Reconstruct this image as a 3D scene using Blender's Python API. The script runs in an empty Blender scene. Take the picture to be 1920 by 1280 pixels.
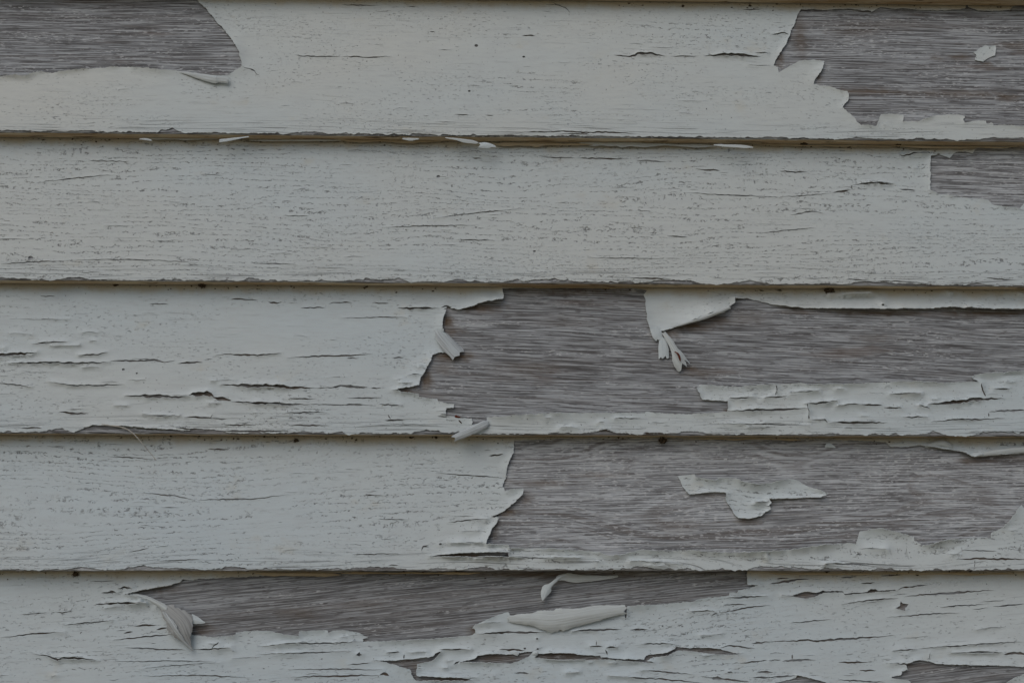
import bpy, math, random
import numpy as np
from mathutils import Vector, Euler
from mathutils.geometry import delaunay_2d_cdt

# ------------------------------------------------------------------ camera, sky, sun, exposure
scene = bpy.context.scene
R = math.radians
LENS, PITCH, YAW, DIST, CAMZ = 40.0, 11.9, 1.37, 0.85, 1.10
cam_d = bpy.data.cameras.new('camera'); cam = bpy.data.objects.new('camera', cam_d)
scene.collection.objects.link(cam); scene.camera = cam
cam_d.sensor_width = 36.0; cam_d.lens = LENS; cam_d.clip_start = 0.01; cam_d.clip_end = 500
cam.location = (0.0, -DIST, CAMZ)
cam.rotation_euler = Euler((R(90 + PITCH), 0, R(-YAW)), 'XYZ')

SUN_EL, SUN_AZ = 44.0, -35.0            # azimuth from straight in front of the wall, minus = from the left
world = bpy.data.worlds.new('World'); scene.world = world; world.use_nodes = True
wn = world.node_tree.nodes; wl = world.node_tree.links; wn.clear()
sky = wn.new('ShaderNodeTexSky'); sky.sky_type = 'NISHITA'; sky.sun_disc = False
sky.sun_elevation = R(SUN_EL); sky.sun_rotation = R(180 - SUN_AZ)
sky.air_density = 1.0; sky.dust_density = 2.0; sky.ozone_density = 1.0
bg = wn.new('ShaderNodeBackground'); bg.inputs['Strength'].default_value = 0.10
wo = wn.new('ShaderNodeOutputWorld')
wl.new(sky.outputs[0], bg.inputs[0]); wl.new(bg.outputs[0], wo.inputs[0])
sun_d = bpy.data.lights.new('sun', 'SUN'); sun = bpy.data.objects.new('sun', sun_d)
scene.collection.objects.link(sun)
sun_d.energy = 1.25; sun_d.angle = R(55); sun_d.color = (1.0, 0.975, 0.945)
az, el = R(SUN_AZ), R(SUN_EL)
to_sun = Vector((math.sin(az) * math.cos(el), -math.cos(az) * math.cos(el), math.sin(el)))
sun.rotation_euler = to_sun.to_track_quat('Z', 'Y').to_euler(); sun.location = to_sun * 6 + Vector((0, 0, 1))
scene.view_settings.view_transform = 'Standard'; scene.view_settings.look = 'None'
scene.view_settings.gamma = 1.0; scene.view_settings.use_curve_mapping = False
scene.view_settings.exposure = -0.47

# ------------------------------------------------------------------ measures
FPX = LENS / 36.0 * 1920.0
CAM = np.array(cam.location); ROT = np.array(cam.rotation_euler.to_matrix())
PX = DIST / FPX                       # metres per photo pixel on the wall, about 0.4 mm
T, T0, GAP = 0.0150, 0.0026, 0.0019   # butt of a board, its face depth under the next lap, open gap there
XL, XR = -1.15, 1.15
SEED = 11
rng = np.random.default_rng(SEED); random.seed(SEED)

def ray(px, py):
    d = np.stack([(np.asarray(px, float) - 960) / FPX, (640 - np.asarray(py, float)) / FPX, -np.ones(np.shape(px))], -1)
    return d @ ROT.T
def z_on_butt(py):                    # height of a lap line seen at image middle
    d = ray(np.array([960.0]), np.array([py]))[0]
    return CAM[2] + d[2] * (-T - CAM[1]) / d[1]
LAPS = [-12, 256.5, 531, 815, 1069.5]
ZB = [z_on_butt(v) for v in LAPS]
ZB.append(ZB[-1] - 0.121)             # bottom edge of the lowest board in view
class Board: pass
def make_board(zb, ztop):
    b = Board(); b.zb, b.zt = zb, ztop
    a = np.array([0, -T, zb]); c = np.array([0, -T0, ztop]); b.o = a
    e = c - a; b.h = float(np.linalg.norm(e)); b.e = e / b.h
    b.n = np.array([0, -b.e[2], b.e[1]]); return b
BOARDS = {i: make_board(ZB[i], ZB[i - 1]) for i in range(1, 6)}
def to_uv(b, pts):
    p = np.asarray(pts, float); d = ray(p[:, 0], p[:, 1])
    t = ((b.o - CAM) @ b.n) / (d @ b.n)
    w = CAM + d * t[:, None]
    return np.stack([w[:, 0], (w - b.o) @ b.e], -1) * 1000.0      # millimetres
def to_world(b, uv, h):
    uv = np.asarray(uv) / 1000.0
    w = b.o + uv[:, 1:2] * b.e + np.asarray(h).reshape(-1, 1) / 1000.0 * b.n
    w[:, 0] = uv[:, 0]; return w
MM = PX * 1000

# ------------------------------------------------------------------ smooth value noise for geometry
_perm = rng.random(4096)
def n1(x, seed=0):
    x = np.asarray(x, float); i = np.floor(x).astype(int); f = x - i; f = f * f * (3 - 2 * f)
    g = lambda k: _perm[(k * 131 + seed * 977) % 4096]
    return (g(i) * (1 - f) + g(i + 1) * f) * 2 - 1
def n2(x, y, seed=0):
    x = np.asarray(x, float); y = np.asarray(y, float)
    i = np.floor(x).astype(int); j = np.floor(y).astype(int); f = x - i; g = y - j
    f = f * f * (3 - 2 * f); g = g * g * (3 - 2 * g)
    h = lambda a, c: _perm[(a * 131 + c * 1543 + seed * 977 + (a * c) % 17 * 311) % 4096]
    return ((h(i, j) * (1 - f) + h(i + 1, j) * f) * (1 - g) + (h(i, j + 1) * (1 - f) + h(i + 1, j + 1) * f) * g) * 2 - 1

# ------------------------------------------------------------------ node helper
class G:
    def __init__(s, name):
        s.m = bpy.data.materials.new(name); s.m.use_nodes = True
        s.t = s.m.node_tree; s.N = s.t.nodes; s.L = s.t.links; s.N.clear()
        s.out = s.N.new('ShaderNodeOutputMaterial'); s.b = s.N.new('ShaderNodeBsdfPrincipled')
        s.L.new(s.b.outputs[0], s.out.inputs[0])
    def put(s, sock, v):
        if hasattr(v, 'is_output'): s.L.new(v, sock)
        elif isinstance(v, (tuple, list)): sock.default_value = tuple(v) + ((1.0,) if len(v) == 3 and len(sock.default_value) == 4 else ())
        else: sock.default_value = v
    def obj(s):
        return s.N.new('ShaderNodeTexCoord').outputs['Object']
    def uv(s):
        return s.N.new('ShaderNodeTexCoord').outputs['UV']
    def attr(s, name):
        a = s.N.new('ShaderNodeAttribute'); a.attribute_name = name; return a.outputs['Fac']
    def math(s, op, a, b=0.0, c=0.0, clamp=False):
        n = s.N.new('ShaderNodeMath'); n.operation = op; n.use_clamp = clamp
        s.put(n.inputs[0], a); s.put(n.inputs[1], b); s.put(n.inputs[2], c); return n.outputs[0]
    def sep(s, v):
        n = s.N.new('ShaderNodeSeparateXYZ'); s.L.new(v, n.inputs[0]); return n.outputs
    def comb(s, x, y, z):
        n = s.N.new('ShaderNodeCombineXYZ')
        for k, v in enumerate((x, y, z)): s.put(n.inputs[k], v)
        return n.outputs[0]
    def noise(s, vec, sx, sz, detail=3, rough=.55, dist=0.0, off=0.0, sy=1.0):
        mp = s.N.new('ShaderNodeMapping'); s.L.new(vec, mp.inputs[0])
        mp.inputs['Scale'].default_value = (sx, sy, sz); mp.inputs['Location'].default_value = (off, 0, off * 1.7)
        n = s.N.new('ShaderNodeTexNoise'); s.L.new(mp.outputs[0], n.inputs['Vector'])
        n.inputs['Scale'].default_value = 1; n.inputs['Detail'].default_value = detail
        n.inputs['Roughness'].default_value = rough; n.inputs['Distortion'].default_value = dist
        return n.outputs['Fac']
    def step(s, v, lo, hi):
        n = s.N.new('ShaderNodeMapRange'); n.interpolation_type = 'SMOOTHSTEP'
        s.put(n.inputs['Value'], v); s.put(n.inputs['From Min'], lo); s.put(n.inputs['From Max'], hi); return n.outputs[0]
    def mix(s, f, a, b):
        n = s.N.new('ShaderNodeMix'); n.data_type = 'RGBA'
        s.put(n.inputs[0], f); s.put(n.inputs[6], a); s.put(n.inputs[7], b); return n.outputs[2]
    def bump(s, h, dist, strength=1.0):
        n = s.N.new('ShaderNodeBump'); n.inputs['Distance'].default_value = dist
        n.inputs['Strength'].default_value = strength; s.L.new(h, n.inputs['Height'])
        s.L.new(n.outputs[0], s.b.inputs['Normal'])

def grain_vec(g, tilt, wav, wsx, wsz, off):
    """x, z with the wood's own figure: lines of equal z' are growth rings"""
    x, y, z = g.sep(g.obj())
    w = g.noise(g.obj(), wsx, wsz, 2, .5, 0, off)
    z2 = g.math('ADD', z, g.math('MULTIPLY', g.math('SUBTRACT', w, .5), wav))
    z2 = g.math('SUBTRACT', z2, g.math('MULTIPLY', x, tilt))
    return x, z2, g.comb(x, 0.0, z2)

def paint_material(k, tilt=0.0, wav=.03, dens=.5, tone=0.0):
    g = G('weathered_white_paint_%d' % k); off = 3.1 * k
    o = g.obj(); x, z2, gv = grain_vec(g, tilt, wav, 2.6, 16, off)
    bv = g.attr('bv')                                       # metres above the board's butt
    # hairline checks along the growth rings, broken into dashes
    jag = g.math('ADD', g.math('MULTIPLY', g.math('SUBTRACT', g.noise(o, 330, 420, 2, .6, 0, off), .5), 1.0), g.math('MULTIPLY', g.noise(o, 10, 75, 3, .6, 0, off + 31), 4.2))
    ph = g.math('FRACT', g.math('ADD', g.math('MULTIPLY', z2, 215.0), jag))
    line = g.math('SUBTRACT', 1.0, g.step(g.math('ABSOLUTE', g.math('SUBTRACT', ph, .5)), .03, .105))
    dash = g.step(g.noise(gv, 210, 420, 4, .7, 0, off + 5), .46, .60)
    area = g.step(g.noise(o, 7, 26, 3, .6, 0, off + 9), .56 - dens * .20, .71 - dens * .16)
    check = g.math('MULTIPLY', g.math('MULTIPLY', line, dash), area)
    # finer crackle between
    n = g.noise(gv, 260, 800, 3, .65, .5, off + 2)
    fine = g.math('MULTIPLY', g.step(n, .60, .67), g.step(g.noise(o, 11, 34, 3, .6, 0, off + 4), .40, .62))
    fine = g.math('MULTIPLY', fine, .7)
    # combed grooves near the butt
    comb = g.step(g.noise(gv, 14, 1150, 3, .6, 0, off + 7), .565, .66)
    comb = g.math('MULTIPLY', comb, g.math('SUBTRACT', 1.0, g.step(g.math('ADD', bv, g.math('MULTIPLY', g.noise(o, 6, 6, 2, .5, 0, off), .012)), .010, .026)))
    comb = g.math('MULTIPLY', comb, .8)
    # specks of dirt and pinholes
    sp = g.step(g.noise(o, 520, 560, 1, .5, 0, off + 3), .70, .75)
    sp = g.math('MULTIPLY', sp, g.step(g.noise(o, 6, 14, 2, .5, 0, off + 1), .36, .60))
    bs = g.math('MULTIPLY', g.step(g.noise(o, 430, 480, 2, .6, 0, off + 15), .70, .76), g.step(g.noise(o, 4, 16, 2, .5, 0, off + 17), .48 + tone * .1, .66 + tone * .1))
    crack = g.math('MAXIMUM', g.math('MAXIMUM', check, fine), g.math('MAXIMUM', comb, sp), clamp=True)
    big = g.noise(o, 2.2, 5, 4, .55, 0, off)
    base = g.mix(g.step(big, .36, .64), (.536 - tone * .02, .592, .596 + tone * .03), (.574 - tone * .03, .596, .566 + tone * .035))
    hair = g.math('MULTIPLY', g.step(g.noise(gv, 20, 620, 4, .7, 0, off + 19), .60, .66), g.step(g.noise(o, 6, 30, 3, .6, 0, off + 23), .40, .60))
    crack = g.math('MAXIMUM', crack, g.math('MULTIPLY', hair, .30))
    mott = g.noise(gv, 60, 420, 4, .65, 0, off + 6)
    base = g.mix(g.math('MULTIPLY', g.step(mott, .40, .72), .30), base, (.44, .455, .46))
    # yellow lap grime in uneven drips, some of the lap's shade painted in
    gr = g.math('ADD', g.attr('tv'), g.math('MULTIPLY', g.math('SUBTRACT', g.noise(o, 45, 14, 4, .65, 0, off + 8), .5), .016))
    gm = g.math('MULTIPLY', g.math('SUBTRACT', 1.0, g.step(gr, .000, .0085)), .62)
    base = g.mix(gm, base, (.46, .38, .235))
    yl = g.math('MULTIPLY', g.step(g.noise(o, 26, 40, 3, .6, 0, off + 12), .60, .78), .40)
    base = g.mix(yl, base, (.50, .46, .36))
    col = g.mix(g.math('MULTIPLY', crack, .70), base, (.080, .074, .070))
    col = g.mix(g.math('MULTIPLY', bs, .8), col, (.17, .115, .06))
    g.put(g.b.inputs['Base Color'], col)
    g.put(g.b.inputs['Roughness'], .62); g.b.inputs['Specular IOR Level'].default_value = .25
    brush = g.noise(gv, 26, 1300, 3, .6, 0, off + 11)
    iso = g.noise(o, 240, 300, 3, .6, 0, off)
    h = g.math('ADD', g.math('MULTIPLY', brush, .22), g.math('MULTIPLY', iso, .16))
    h = g.math('SUBTRACT', h, g.math('MULTIPLY', crack, .75))
    g.bump(h, .00055, .8)
    return g.m

def wood_material(k, tilt=0.0, wav=.016, ring=.5, wsx=2.2, wsz=13, brown=.4, pale=.5, ringf=125.0, lum=1.0, fib=1.0):
    g = G('bare_weathered_wood_%d' % k); off = 2.3 * k + 40
    o = g.obj(); x, z2, gv = grain_vec(g, tilt, wav, wsx, wsz, off)
    xo, yo, zo = g.sep(o)                                    # fibres run straight, only the rings wander
    zf = g.math('SUBTRACT', g.math('ADD', zo, g.math('MULTIPLY', g.noise(o, 5, 22, 2, .5, 0, off), .006)), g.math('MULTIPLY', xo, tilt))
    fv = g.comb(xo, 0.0, zf)
    s1 = g.noise(fv, 24, 1150, 2, .6, 0, off)
    s1b = g.noise(fv, 95, 820, 2, .6, 0, off + 17)
    s2 = g.noise(fv, 6, 330, 4, .7, 0, off + 3)
    s3 = g.noise(gv, 7, 70, 5, .7, .3, off + 5)
    fl = g.noise(fv, 190, 900, 2, .6, 0, off + 7)
    rn = g.noise(g.comb(g.math('MULTIPLY', x, .02), 0.0, z2), 1.0, ringf * 1.4, 2, .5, 0, off)
    rings = g.step(rn, .43, .56)
    low = g.math('ADD', g.math('MULTIPLY', g.step(s3, .30, .70), 1.0 - ring * .75), g.math('MULTIPLY', rings, ring * .75))
    col = g.mix(low, (.160 * lum, .160 * lum, .162 * lum), (.375 * lum, .392 * lum, .405 * lum))
    col = g.mix(g.math('MULTIPLY', g.step(s2, .49, .58), .50 * fib), col, (.42 * lum, .437 * lum, .450 * lum))
    dk = g.step(g.noise(fv, 5, 520, 4, .7, 0, off + 21), .51, .58)
    col = g.mix(g.math('MULTIPLY', dk, .54 * fib), col, (.115, .112, .112))
    blot = g.noise(gv, 4.5, 20, 4, .6, 0, off + 33)
    col = g.mix(g.math('MULTIPLY', g.step(blot, .50, .66), .42), col, (.135, .126, .122))
    col = g.mix(g.math('MULTIPLY', g.math('SUBTRACT', 1.0, g.step(blot, .34, .47)), .38), col, (.43 * lum, .445 * lum, .455 * lum))
    # crisp raised fibres, open pores between them
    col = g.mix(g.math('MULTIPLY', g.step(s1, .52, .57), .68 * fib), col, (.50 * lum, .52 * lum, .53 * lum))
    col = g.mix(g.math('MULTIPLY', g.math('SUBTRACT', 1.0, g.step(s1, .42, .48)), .72 * fib), col, (.078, .074, .073))
    col = g.mix(g.math('MULTIPLY', g.math('SUBTRACT', 1.0, g.step(s1b, .36, .43)), .60), col, (.085, .078, .076))
    late = g.math('MULTIPLY', g.step(rn, .50, .60), g.step(g.noise(fv, 16, 500, 3, .7, 0, off + 27), .36, .56))
    col = g.mix(g.math('MULTIPLY', late, .85 * ring), col, (.120, .104, .094))
    # chalky paint left in the pores
    pm = g.math('MULTIPLY', g.step(fl, .55, .63), g.step(g.noise(gv, 14, 130, 3, .6, 0, off + 2), .57 - pale * .2, .72 - pale * .12))
    col = g.mix(g.math('MULTIPLY', pm, .80), col, (.56, .57, .57))
    br = g.math('MULTIPLY', g.step(g.noise(gv, 10, 62, 3, .6, 0, off + 9), .57, .76), brown)
    col = g.mix(g.math('MULTIPLY', br, .75), col, (.150, .112, .090))
    st = g.math('MULTIPLY', g.attr('stain_shade'), g.math('ADD', .55, g.math('MULTIPLY', s1, .8)), clamp=True)
    col = g.mix(st, col, (.105, .063, .028))  # real brown stains, and shade of lifted paint put into the colour
    g.put(g.b.inputs['Base Color'], col); g.put(g.b.inputs['Roughness'], .85); g.b.inputs['Specular IOR Level'].default_value = .15
    h = g.math('ADD', g.math('MULTIPLY', s1, .75), g.math('MULTIPLY', fl, .25))
    g.bump(g.math('ADD', h, g.math('MULTIPLY', rings, .12)), .00080, .9)
    return g.m

def butt_material():
    g = G('grimy_cream_board_edge'); o = g.obj()
    a = g.noise(o, 14, 160, 4, .65, 0, 1, 160); s = g.noise(o, 34, 420, 4, .65, 0, 4, 420); d = g.noise(o, 38, 190, 4, .7, .3, 9, 190)
    c = g.mix(g.step(a, .38, .62), (.60, .51, .36), (.41, .295, .175))
    c = g.mix(g.math('MULTIPLY', g.step(s, .50, .68), .5), c, (.58, .54, .44))
    c = g.mix(g.math('MULTIPLY', g.step(d, .55, .66), .85), c, (.075, .045, .022))
    g.put(g.b.inputs['Base Color'], c); g.put(g.b.inputs['Roughness'], .85); g.b.inputs['Specular IOR Level'].default_value = .15
    g.bump(s, .0006, .7); return g.m

def back_material(name, c1, c2, c3, amt=1.0):
    """the side of a flake that sat on the wood: a cast of its grain. UV: u along the flake in metres"""
    g = G(name); u, v, _ = g.sep(g.uv()); gv = g.comb(u, 0.0, v)
    s = g.noise(gv, 20, 1100, 4, .7, 0, 2); s2 = g.noise(gv, 60, 330, 3, .6, 0, 7); s3 = g.noise(gv, 40, 60, 3, .6, 0, 12)
    c = g.mix(g.math('MULTIPLY', g.step(s, .40, .62), amt), c1, c2)
    c = g.mix(g.math('MULTIPLY', g.step(s2, .55, .72), .55 * amt), c, c3)
    c = g.mix(g.math('MULTIPLY', g.step(s3, .45, .70), .4), c, c1)
    g.put(g.b.inputs['Base Color'], c); g.put(g.b.inputs['Roughness'], .7); g.b.inputs['Specular IOR Level'].default_value = .2
    g.bump(s, .0005, .8); return g.m

PAINT = {1: paint_material(1, -.01, .024, .25, -.25), 2: paint_material(2, 0, .050, 1.30, .2),
         3: paint_material(3, .005, .020, .25, .35), 4: paint_material(4, 0, .060, .95, .6),
         5: paint_material(5, .075, .022, .30, .8), 9: paint_material(9, 0, .03, .5, .2)}
WOOD = {1: wood_material(1, .0, .010, .35, brown=.85, pale=.75, lum=.95), 2: wood_material(2, -.02, .006, .3, brown=.2, pale=.9, lum=1.15),
        3: wood_material(3, -.035, .020, .35, brown=.70, pale=.45, lum=.95), 4: wood_material(4, .02, .130, .85, 4.6, 13, brown=.25, pale=.95, ringf=95, lum=1.25, fib=.72),
        5: wood_material(5, .10, .010, .5, brown=.15, pale=.3, lum=.90, fib=.75), 9: wood_material(9, 0, .012, .4)}
BUTT = butt_material()
CREAM = back_material('cream_paint_back', (.530, .570, .562), (.41, .425, .41), (.56, .60, .60), .7)
TAN = back_material('tan_old_paint', (.46, .39, .27), (.34, .27, .17), (.52, .47, .36), .8)
GREY = back_material('grey_grained_paint_back', (.48, .52, .525), (.30, .31, .31), (.54, .585, .59), .9)
BROWNB = back_material('brownish_paint_back', (.36, .37, .36), (.235, .235, .23), (.45, .465, .455), .9)
FLAKE = back_material('loose_white_paint', (.545, .598, .604), (.51, .555, .56), (.42, .435, .42), .6)

def simple(name, col, col2=None, sc=300, rough=.85):
    g = G(name); o = g.obj(); n = g.noise(o, sc, sc, 3)
    g.put(g.b.inputs['Base Color'], g.mix(g.step(n, .35, .65), col, col2 or col)); g.put(g.b.inputs['Roughness'], rough)
    g.b.inputs['Specular IOR Level'].default_value = .15
    return g.m
DIRT = simple('dark_grime', (.035, .024, .014), (.10, .075, .05), 900)
RUST = simple('reddish_splinter_wood', (.14, .035, .02), (.07, .02, .012), 900)
FIBRE = simple('pale_dry_fibre', (.46, .44, .39), (.38, .35, .30), 200)
SHEATH = simple('dark_sheathing_boards', (.10, .075, .05), (.07, .05, .035), 12)
SOIL = simple('pale_dry_gravel', (.38, .32, .215), (.30, .25, .165), 3)

# ------------------------------------------------------------------ object helpers
def link(name, verts, faces, mats, parent=None, mat_idx=None, smooth=None, attrs=None, uvs=None):
    me = bpy.data.meshes.new(name)
    me.from_pydata([tuple(v) for v in np.asarray(verts, float).tolist()], [], faces)
    for m in mats: me.materials.append(m)
    if mat_idx is not None: me.polygons.foreach_set('material_index', np.asarray(mat_idx, np.int32))
    if smooth is not None: me.polygons.foreach_set('use_smooth', np.asarray(smooth, bool))
    for k, a in (attrs or {}).items():
        at = me.attributes.new(k, 'FLOAT', 'POINT'); at.data.foreach_set('value', np.asarray(a, np.float32))
    if uvs is not None:
        lay = me.uv_layers.new(name='UVMap'); li = np.empty(len(me.loops), np.int32); me.loops.foreach_get('vertex_index', li)
        lay.data.foreach_set('uv', np.asarray(uvs, np.float32)[li].ravel())
    me.update()
    o = bpy.data.objects.new(name, me); scene.collection.objects.link(o)
    if parent is not None: o.parent = parent
    return o
def tag(o, label, cat=None, group=None, kind=None):
    if label: o['label'] = label
    if cat: o['category'] = cat
    if group: o['group'] = group
    if kind: o['kind'] = kind
    return o

def shell(P, F, t, uvs=None):
    """give a triangle sheet a thickness: front, back and a flat rim of its own vertices"""
    P = np.asarray(P); F = np.asarray(F); n = len(P)
    fn = np.cross(P[F[:, 1]] - P[F[:, 0]], P[F[:, 2]] - P[F[:, 0]])
    vn = np.zeros_like(P)
    for k in range(3): np.add.at(vn, F[:, k], fn)
    vn /= np.maximum(np.linalg.norm(vn, axis=1, keepdims=True), 1e-12)
    B = P - vn * t
    e = np.concatenate([F[:, [0, 1]], F[:, [1, 2]], F[:, [2, 0]]])
    key = e[:, 0].astype(np.int64) * n + e[:, 1]; rev = e[:, 1].astype(np.int64) * n + e[:, 0]
    be = e[~np.isin(key, rev)]
    bv = np.unique(be); mp = -np.ones(n, int); mp[bv] = np.arange(len(bv)); k = len(bv)
    V = np.concatenate([P, B, P[bv], B[bv]])
    faces = F.tolist() + (F[:, ::-1] + n).tolist()
    a, c = mp[be[:, 0]] + 2 * n, mp[be[:, 1]] + 2 * n
    rim = np.stack([c, a, a + k, c + k], -1)
    mi = [0] * len(F) + [1] * len(F) + [1] * len(rim)
    sm = [True] * (2 * len(F)) + [False] * len(rim)
    idx = np.concatenate([np.arange(n), np.arange(n), bv, bv])
    return V, faces + rim.tolist(), mi, sm, idx

def resample(p, step, closed=True, jit=0.0, seed=0):
    p = np.asarray(p, float); q = np.vstack([p, p[:1]]) if closed else p
    out = []
    for a, c in zip(q[:-1], q[1:]):
        L = np.hypot(*(c - a)); k = max(1, int(round(L / step)))
        for j in range(k): out.append(a + (c - a) * j / k)
    if not closed: out.append(q[-1])
    out = np.array(out)
    if jit:
        s = np.arange(len(out)) * 1.0
        r = np.random.default_rng(seed)
        j = np.stack([n1(s * .37, seed) + .6 * n1(s * .9, seed + 3), n1(s * .33, seed + 7) + .6 * n1(s * .83, seed + 5)], -1) + r.normal(0, .42, (len(out), 2))
        out = out + j * jit * np.array([1.5, 1.0])
    return out

def inside(pts, poly):
    poly = np.asarray(poly); lo, hi = poly.min(0), poly.max(0)
    res = np.zeros(len(pts), bool)
    cand = np.where((pts[:, 0] >= lo[0]) & (pts[:, 0] <= hi[0]) & (pts[:, 1] >= lo[1]) & (pts[:, 1] <= hi[1]))[0]
    if not len(cand): return res
    x, y = pts[cand, 0], pts[cand, 1]; r = np.zeros(len(cand), bool)
    x1, y1 = poly[:, 0], poly[:, 1]; x2, y2 = np.roll(x1, -1), np.roll(y1, -1)
    for a, c, d, e in zip(x1, y1, x2, y2):
        if c == e: continue
        m = ((c > y) != (e > y)) & (x < (d - a) * (y - c) / (e - c) + a)
        r ^= m
    res[cand] = r; return res

def slit(path, w, taper=.35, seed=0):
    """thin opening along a path: closed outline, pointed at both ends, ragged"""
    p = resample(path, 3.0, False)
    if len(p) < 4: p = resample(path, np.hypot(*(np.array(path[-1]) - np.array(path[0]))) / 4, False)
    n = len(p); s = np.linspace(0, 1, n)
    d = np.gradient(p, axis=0); d /= np.maximum(np.hypot(d[:, 0], d[:, 1])[:, None], 1e-9); nn = np.stack([-d[:, 1], d[:, 0]], -1)
    prof = np.minimum(1, np.minimum(s, 1 - s) / taper) ** .8
    k = np.arange(n)
    wa = w * .5 * prof * (1 + .55 * n1(k * .45, seed + 1)) + .05
    wb = w * .5 * prof * (1 + .55 * n1(k * .45, seed + 2)) + .05
    mid = p + nn * (n1(k * .5, seed + 4) * min(.8, w * .4))[:, None]
    up = mid + nn * wa[:, None]; dn = mid - nn * wb[:, None]
    return np.vstack([up[:-1], [mid[-1]], dn[1:-1][::-1], ]) if n > 2 else np.vstack([up, dn[::-1]])

# ------------------------------------------------------------------ what the photograph shows, in photo pixels
HOLES = {1: [], 2: [], 3: [], 4: [], 5: []}; ISLANDS = {1: [], 2: [], 3: [], 4: [], 5: []}; SLITS = {1: [], 2: [], 3: [], 4: [], 5: []}
HOLES[1] += [[(362,-16),(368,0),(380,12),(395,28),(408,44),(420,56),(430,70),(440,84),(447,97),(451,110),(454,122),(455,127),(447,131),(438,137),(430,143),
 (415,144),(395,143),(375,141),(350,138),(330,135),(310,133),(290,132),(265,129),(240,127),(210,127),(180,130),(150,132),(125,134),(105,137),(95,139),
 (80,136),(65,138),(55,143),(45,146),(30,143),(15,144),(0,147),(-60,146),(-150,139),(-210,120),(-225,80),(-190,30),(-170,-16)],
 [(1501,20),(1513,20),(1537,19),(1550,21),(1573,19),(1595,19),(1613,22),(1627,22),(1633,25),(1642,20),(1650,15),(1663,17),(1677,19),(1693,17),(1713,20),
 (1747,21),(1780,21),(1807,18),(1813,7),(1817,15),(1833,22),(1863,22),(1893,21),(1896,15),(1907,7),(1920,7),(2010,9),(2060,60),(2090,150),(2060,236),(1960,240),(1920,239),(1900,237),
 (1880,235),(1862,237),(1860,232),(1848,233),(1847,228),(1827,227),(1806,232),(1807,218),(1780,216),(1753,218),(1740,223),(1717,229),(1692,229),(1692,217),
 (1670,215),(1650,217),(1642,238),(1627,237),(1613,236),(1602,224),(1588,212),(1579,203),(1585,195),(1591,188),(1588,173),(1573,171),(1563,166),(1547,162),
 (1525,160),(1525,152),(1537,138),(1545,117),(1520,115),(1498,116),(1480,125),(1467,133),(1460,137),(1458,128),(1450,124),(1460,103),(1473,85),(1480,68),
 (1482,63),(1488,47),(1495,30)]]
ISL_L = [(1825,100),(1835,93),(1847,86),(1853,89),(1866,87),(1865,105),(1857,108),(1848,112),(1843,117),(1827,114),(1830,105)]
HOLES[2] += [[(1743,295),(1760,290),(1780,297),(1787,290),(1793,286),(1810,285),(1823,290),(1827,280),(1847,276),(1880,276),(1920,276),(2000,280),(2080,300),(2110,360),(2040,392),(1960,384),
 (1920,380),(1912,392),(1887,389),(1860,386),(1853,377),(1840,374),(1800,371),(1763,365),(1742,358),(1743,340),(1743,313)]]
HOLES[3] += [[(942,545),(944,553),(943,563),(933,566),(913,568),(897,572),(885,577),(873,579),(862,582),(847,579),(840,577),(832,581),(837,583),(833,595),
 (830,603),(831,613),(832,623),(845,638),(852,652),(844,661),(830,662),(820,663),(812,667),(810,673),(803,687),(795,700),(788,712),(787,724),(773,726),(760,728),
 (737,732),(753,736),(773,738),(786,740),(787,745),(803,747),(820,748),(822,753),(840,757),(852,758),(851,765),(837,766),(836,777),(825,777),(838,780),(853,782),
 (855,784),(885,785),(886,797),(912,794),(912,783),(940,782),(973,780),(1007,778),(1040,776),(1073,775),(1140,775),(1207,775),(1213,772),(1227,775),(1247,775),
 (1280,777),(1313,776),(1362,772),(1365,763),(1363,753),(1347,752),(1315,750),(1310,737),(1305,728),(1310,723),(1347,724),(1380,726),(1413,724),(1455,721),
 (1480,720),(1500,719),(1513,722),(1547,722),(1580,722),(1597,721),(1630,719),(1680,717),(1713,717),(1763,719),(1813,717),(1833,717),(1817,707),(1840,702),
 (1880,700),(1920,697),(2000,690),(2060,660),(2075,620),(2010,590),(1920,583),(1847,583),(1773,579),(1680,583),(1580,582),(1513,579),(1480,577),(1447,572),(1423,565),(1400,560),(1375,562),
 (1375,572),(1347,585),(1310,599),(1280,611),(1240,622),(1233,623),(1218,620),(1213,600),(1210,570),(1208,553),(1213,545),(1187,541),(1140,540),(1073,540),(1007,540),(973,540)],
 [(175,797),(230,799),(280,803),(330,806),(360,811),(366,816),(250,818),(150,815),(140,809),(152,806)]]
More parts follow.
